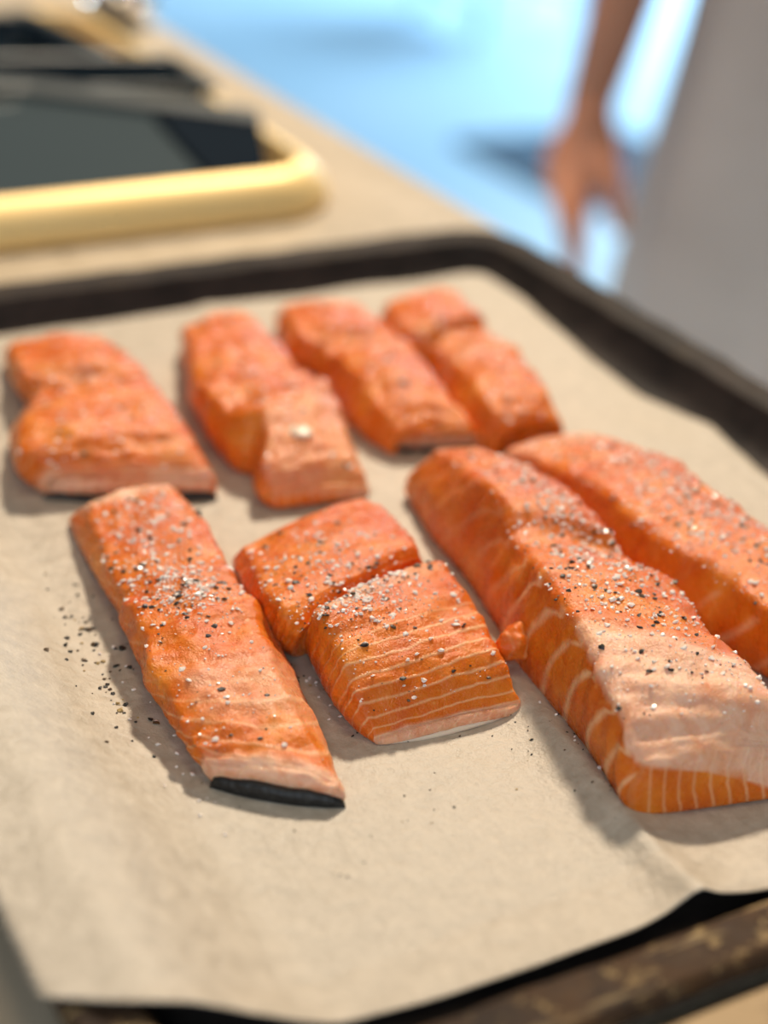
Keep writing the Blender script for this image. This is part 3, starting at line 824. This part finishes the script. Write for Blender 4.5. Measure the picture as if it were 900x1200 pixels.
# steel bowl behind the stack
pb = at(132, 40, TOP_Z)
bowl = tag(empty('steel_bowl', (0.237, 0.84, TOP_Z)), 'small shiny steel bowl on the worktop behind the dark trays', 'bowl')
bm = bmesh.new()
prof = [(0.010, 0.001), (0.018, 0.005), (0.023, 0.012), (0.026, 0.022), (0.028, 0.023), (0.0285, 0.0218), (0.027, 0.0212), (0.0245, 0.011), (0.019, 0.0035), (0.0105, 0.0)]
rings = [[bm.verts.new((r * math.cos(k * PI / 16), r * math.sin(k * PI / 16), z)) for k in range(32)] for r, z in prof if r > 0]
for a, b in zip(rings, rings[1:]):
    for k in range(32): bm.faces.new((a[k], a[(k + 1) % 32], b[(k + 1) % 32], b[k]))
bm.faces.new(list(reversed(rings[0]))); bm.faces.new(rings[-1])
bmesh.ops.recalc_face_normals(bm, faces=bm.faces)
M_STEEL = simple('polished_steel', (0.78, 0.74, 0.68), 0.12, 1.0)
obj('bowl_body', bm, M_STEEL, bowl)

# ------------------------------------------------------------------ things on the far floor
m0 = at(530, 168, FLOOR_Z)
bm = bmesh.new(); box(bm, (m0.x + 0.25, m0.y - 0.28, FLOOR_Z + 0.006), (0.50, 0.56, 0.012), bev=0.004)
tag(obj('floor_mat', bm, cloth_material('dark_blue_mat', (0.035, 0.075, 0.12), (0.06, 0.11, 0.16), 40), smooth=False), 'dark blue-grey mat on the pale floor behind the hand', 'mat')
stool = tag(empty('stool', (2.86, 4.3, FLOOR_Z)), 'pale grey stool with thin legs on the far floor', 'stool')
M_STOOL = simple('stool_paint', (0.30, 0.42, 0.52), 0.5)
for sx in (-1, 1):
    for sy in (-1, 1):
        bm = bmesh.new(); tube(bm, [(sx * 0.20, sy * 0.20, 0), (sx * 0.15, sy * 0.15, 0.44)], 0.013); obj('leg', bm, M_STOOL, stool)
for sx in (-1, 1):
    bm = bmesh.new(); tube(bm, [(sx * 0.19, -0.19, 0.11), (sx * 0.19, 0.19, 0.11)], 0.009); obj('stretcher', bm, M_STOOL, stool)
bm = bmesh.new(); ell_loft(bm, [((0, 0, 0.44), (0.19, 0, 0), (0, 0.19, 0)), ((0, 0, 0.465), (0.195, 0, 0), (0, 0.195, 0))]); obj('seat', bm, M_STOOL, stool)

# ------------------------------------------------------------------ the person
PD = 1.75
wr = at_d(692, 115, PD)
body_c = at_d(1000, 200, PD)
vd = Vector((body_c.x - CAM.x, body_c.y - CAM.y, 0)).normalized()
FW = -vd                                             # facing the trays
RT = Vector((-FW.y, FW.x, 0)) * -1                   # person's right-hand side
if RT.dot(Vector((wr.x - body_c.x, wr.y - body_c.y, 0))) < 0: RT = -RT
PO = Vector((body_c.x, body_c.y, FLOOR_Z)) + vd * 0.02
def bp(l, f, h): return RT * l + FW * f + Vector((0, 0, h))      # local point: to the right, forward, up
person = tag(empty('person', PO), 'person in a taupe apron standing beyond the tray, right arm hanging', 'person')

bm = bmesh.new()
def limb(pts, rad, seg=14): tube(bm, pts, rad, seg)
def ell(c, a, b, cc):
    r = bmesh.ops.create_uvsphere(bm, u_segments=20, v_segments=14, radius=1)
    for v in r['verts']: v.co = Vector(c) + RT * v.co.x * a + FW * v.co.y * b + Vector((0, 0, v.co.z * cc))
# trunk
ell_loft(bm, [(bp(0, 0, h), RT * a, FW * b) for h, a, b in ((0.74, .14, .10), (0.80, .165, .115), (0.88, .165, .115), (0.98, .135, .10), (1.06, .135, .098), (1.18, .155, .11), (1.27, .165, .105), (1.33, .13, .085), (1.36, .06, .06))])
limb([bp(0, -.01, 1.33), bp(0, 0, 1.42), bp(0, .012, 1.47)], [.055, .05, .05])
ell(bp(0, .02, 1.53), .072, .092, .112)
ell(bp(0, .045, 1.475), .052, .06, .05)
limb([bp(0, .10, 1.535), bp(0, .122, 1.505), bp(0, .105, 1.498)], [.010, .014, .010])      # nose
for s in (-1, 1):
    ell(bp(s * .073, .0, 1.52), .010, .020, .030)                                          # ears
    limb([bp(s * .085, 0, .80), bp(s * .09, .005, .47), bp(s * .088, -.01, .40), bp(s * .085, -.02, .28), bp(s * .08, -.02, .07)], [.085, .055, .05, .053, .036])
    limb([bp(s * .08, -.05, .035), bp(s * .08, .05, .03), bp(s * .085, .13, .022)], [.034, .034, .024])
def wl(x, y, d=PD): return at_d(x, y, d) - PO
wrist = wl(692, 118)
elbow = wl(728, -70, PD + 0.01)
sh = bp(0.175, -0.01, 1.30)
elbow = sh.lerp(wrist, 0.53) - FW * 0.02 + RT * 0.005
limb([bp(.10, 0, 1.30), sh, sh.lerp(elbow, .5), elbow, elbow.lerp(wrist, .3), elbow.lerp(wrist, .75), wrist], [.05, .05, .043, .036, .039, .032, .0265])
# right hand: back of the hand towards the trays, fingers down
palm0 = wl(689, 150); palm1 = wl(682, 200)
limb([wrist, wl(690, 140), palm0], [.0265, .025, .027])
hand_right = (wl(720, 200) - wl(660, 200)).normalized()
hand_down = (wl(675, 260) - wl(690, 140)).normalized()
# palm as a flattened loft
hn = hand_right.cross(hand_down).normalized()
def hp(x, y, dep=0.0): return wl(x, y, PD + dep)
ell_loft(bm, [(hp(691, 132), hand_right * .026, hn * .020), (hp(688, 155), hand_right * .034, hn * .018), (hp(684, 180), hand_right * .042, hn * .016), (hp(681, 205), hand_right * .042, hn * .014), (hp(678, 222), hand_right * .034, hn * .012)], seg=20)
limb([hp(664, 205), hp(663, 245, -.008), hp(669, 285, -.012), hp(672, 318, -.008)], [.0135, .0122, .0112, .009])
limb([hp(672, 210), hp(671, 252, -.004), hp(674, 296, -.005), hp(676, 336, 0)], [.0135, .0124, .0112, .009])
limb([hp(681, 210), hp(680, 250, .006), hp(679, 285, .012), hp(677, 310, .02)], [.012, .0108, .0095, .008])
limb([hp(654, 200), hp(654, 232, -.012), hp(661, 258, -.02), hp(666, 276, -.02)], [.0115, .0098, .0088, .007])
limb([hp(700, 165), hp(714, 195, -.004), hp(720, 234, -.008), hp(726, 274, -.008)], [.017, .0145, .0125, .0095])
# left arm hangs on the other side, hand behind the apron
s2 = bp(-0.175, -0.01, 1.30); e2 = bp(-0.23, -0.03, 1.02); w2 = bp(-0.27, 0.03, 0.77)
limb([bp(-.10, 0, 1.30), s2, s2.lerp(e2, .5), e2, e2.lerp(w2, .3), w2], [.05, .05, .043, .036, .039, .0265])
ell_loft(bm, [(w2 + Vector((0, 0, -h)), FW * a, RT * b) for h, a, b in ((-.01, .026, .02), (.03, .034, .018), (.065, .042, .016), (.09, .038, .013))], seg=20)
for k, (ln, off) in enumerate(((.070, .030), (.080, .010), (.074, -.010), (.058, -.029))):
    b0 = w2 + FW * off + Vector((0, 0, -.08))
    limb([b0, b0 + Vector((0, 0, -ln * .5)) + RT * .004, b0 + Vector((0, 0, -ln)) + RT * .016], [.0115, .0102, .0075])
limb([w2 + FW * .02 + Vector((0, 0, -.02)), w2 + FW * .05 + Vector((0, 0, -.06)), w2 + FW * .058 + Vector((0, 0, -.10))], [.015, .0125, .0085])
def human_skin():
    t = NT('person_skin'); n = t.noise(30, 4)
    return t.set(Base_Color=t.ramp(n, [(0.3, (0.48, 0.185, 0.10)), (0.7, (0.56, 0.24, 0.14))]), Roughness=0.5, Subsurface_Weight=0.15, Subsurface_Radius=(1, .35, .2), Subsurface_Scale=0.006)
body = obj('body', bm, human_skin(), person)
rm = body.modifiers.new('one_surface', 'REMESH'); rm.mode = 'VOXEL'; rm.voxel_size = 0.0048; rm.use_smooth_shade = True
smo = body.modifiers.new('smooth', 'SMOOTH'); smo.factor = 0.5; smo.iterations = 4
M_EYE = simple('eye_white', (0.8, 0.8, 0.78), 0.2); M_IRIS = simple('iris', (0.05, 0.03, 0.02), 0.2)
for s in (-1, 1):
    bm = bmesh.new(); ell(bp(s * .030, .098, 1.535), 0.011, .009, .0065); e_ = obj('eye', bm, M_EYE, person)
    bm = bmesh.new(); ell(bp(s * .030, .1058, 1.535), .0048, .003, .0052); obj('iris', bm, M_IRIS, e_)
bm = bmesh.new(); ell(bp(0, .1035, 1.462), .022, .008, .006); obj('mouth', bm, simple('lips', (0.5, 0.16, 0.13), 0.4), person)
bm = bmesh.new()
ell_loft(bm, [(bp(0, -.035 - .02 * k, 1.655 - .05 * k), RT * a, FW * b) for k, a, b in ((-.15, .02, .02), (0.1, .055, .065), (0.5, .076, .085), (1, .084, .085), (2, .084, .068), (3, .074, .05), (4, .055, .035), (5, .02, .02))], seg=24)
obj('hair', bm, simple('hair_brown', (0.06, 0.035, 0.02), 0.5), person)
M_SHIRT = cloth_material('shirt_cloth', (0.50, 0.50, 0.50), (0.58, 0.57, 0.56))
bm = bmesh.new()
ell_loft(bm, [(bp(0, 0, h), RT * a, FW * b) for h, a, b in ((0.84, .180, .130), (0.98, .150, .116), (1.06, .148, .112), (1.18, .168, .124), (1.27, .178, .118), (1.335, .14, .096), (1.37, .07, .07))], cap=False)
for s_, e_ in ((sh, elbow), (s2, e2)):
    inner = bp(.10 if s_ is sh else -.10, 0, 1.30)
    tube(bm, [inner, s_, s_.lerp(e_, .35), s_.lerp(e_, .62)], [.063, .062, .056, .058], 20)
obj('shirt', bm, M_SHIRT, person)
bm = bmesh.new()
for s in (-1, 1):
    tube(bm, [bp(s * .086, 0, .86), bp(s * .09, .003, .62), bp(s * .089, -.005, .40), bp(s * .084, -.018, .10)], [.10, .085, .072, .062], 20)
obj('trousers', bm, cloth_material('trouser_cloth', (0.10, 0.11, 0.13), (0.14, 0.15, 0.17)), person)
for s in (-1, 1):
    bm = bmesh.new()
    ell_loft(bm, [(bp(s * .082, f, .04 * z + .004), RT * a, Vector((0, 0, 1)) * .036 * z) for f, a, z in ((-.095, .028, .9), (-.06, .042, 1.1), (.0, .044, 1.15), (.06, .047, 1.05), (.12, .048, .8), (.16, .038, .6), (.175, .015, .4))], seg=20)
    obj('shoe', bm, simple('shoe_white', (0.6, 0.6, 0.6), 0.5), person)
# apron: an open wrap of cloth round the front, flaring to the hem
M_APRON = cloth_material('taupe_apron_cloth', (0.56, 0.43, 0.37), (0.68, 0.53, 0.46), 6)
bm = bmesh.new()
prof = [(1.24, .100, .135, .6), (1.10, .120, .130, .75), (0.98, .172, .135, 1.0), (0.90, .190, .150, 1.0), (0.75, .205, .165, 1.0), (0.60, .222, .180, 1.0), (0.45, .238, .195, 1.0), (0.33, .250, .205, 1.0)]
NS, NR = 60, 42
P = [Vector(p) for p in [(a, b, c) for _, a, b, c in prof]]
HH = [p[0] for p in prof]
grid = []
for j in range(NR + 1):
    t = j / NR * (len(prof) - 1); i = min(int(t), len(prof) - 2); f = t - i
    h = HH[i] + (HH[i + 1] - HH[i]) * f
    ab = P[i].lerp(P[i + 1], f)
    row = []
    for k in range(NS + 1):
        th = (k / NS - 0.5) * PI * (1.18 if h < 0.99 else 0.9)
        amp = 0.011 * sm(0.95, 0.5, h)
        rr_ = 1 + amp / 0.2 * math.sin(9 * th + 2.0 * noise.noise(Vector((th * 1.5, h * 2, 0))))
        row.append(bm.verts.new(bp(ab.x * math.sin(th) * rr_, ab.y * math.cos(th) * rr_, h)))
    grid.append(row)
for j in range(NR):
    for k in range(NS): bm.faces.new((grid[j][k], grid[j][k + 1], grid[j + 1][k + 1], grid[j + 1][k]))
ap = obj('apron', bm, M_APRON, person)
md = ap.modifiers.new('cloth', 'SOLIDIFY'); md.thickness = 0.003
bm = bmesh.new()
for s in (-1, 1): tube(bm, [bp(s * .085, .13, 1.22), bp(s * .075, .10, 1.33), bp(s * .06, 0, 1.40), bp(0, -.065, 1.40)], .007, 8)
obj('neck_strap', bm, M_APRON, ap)
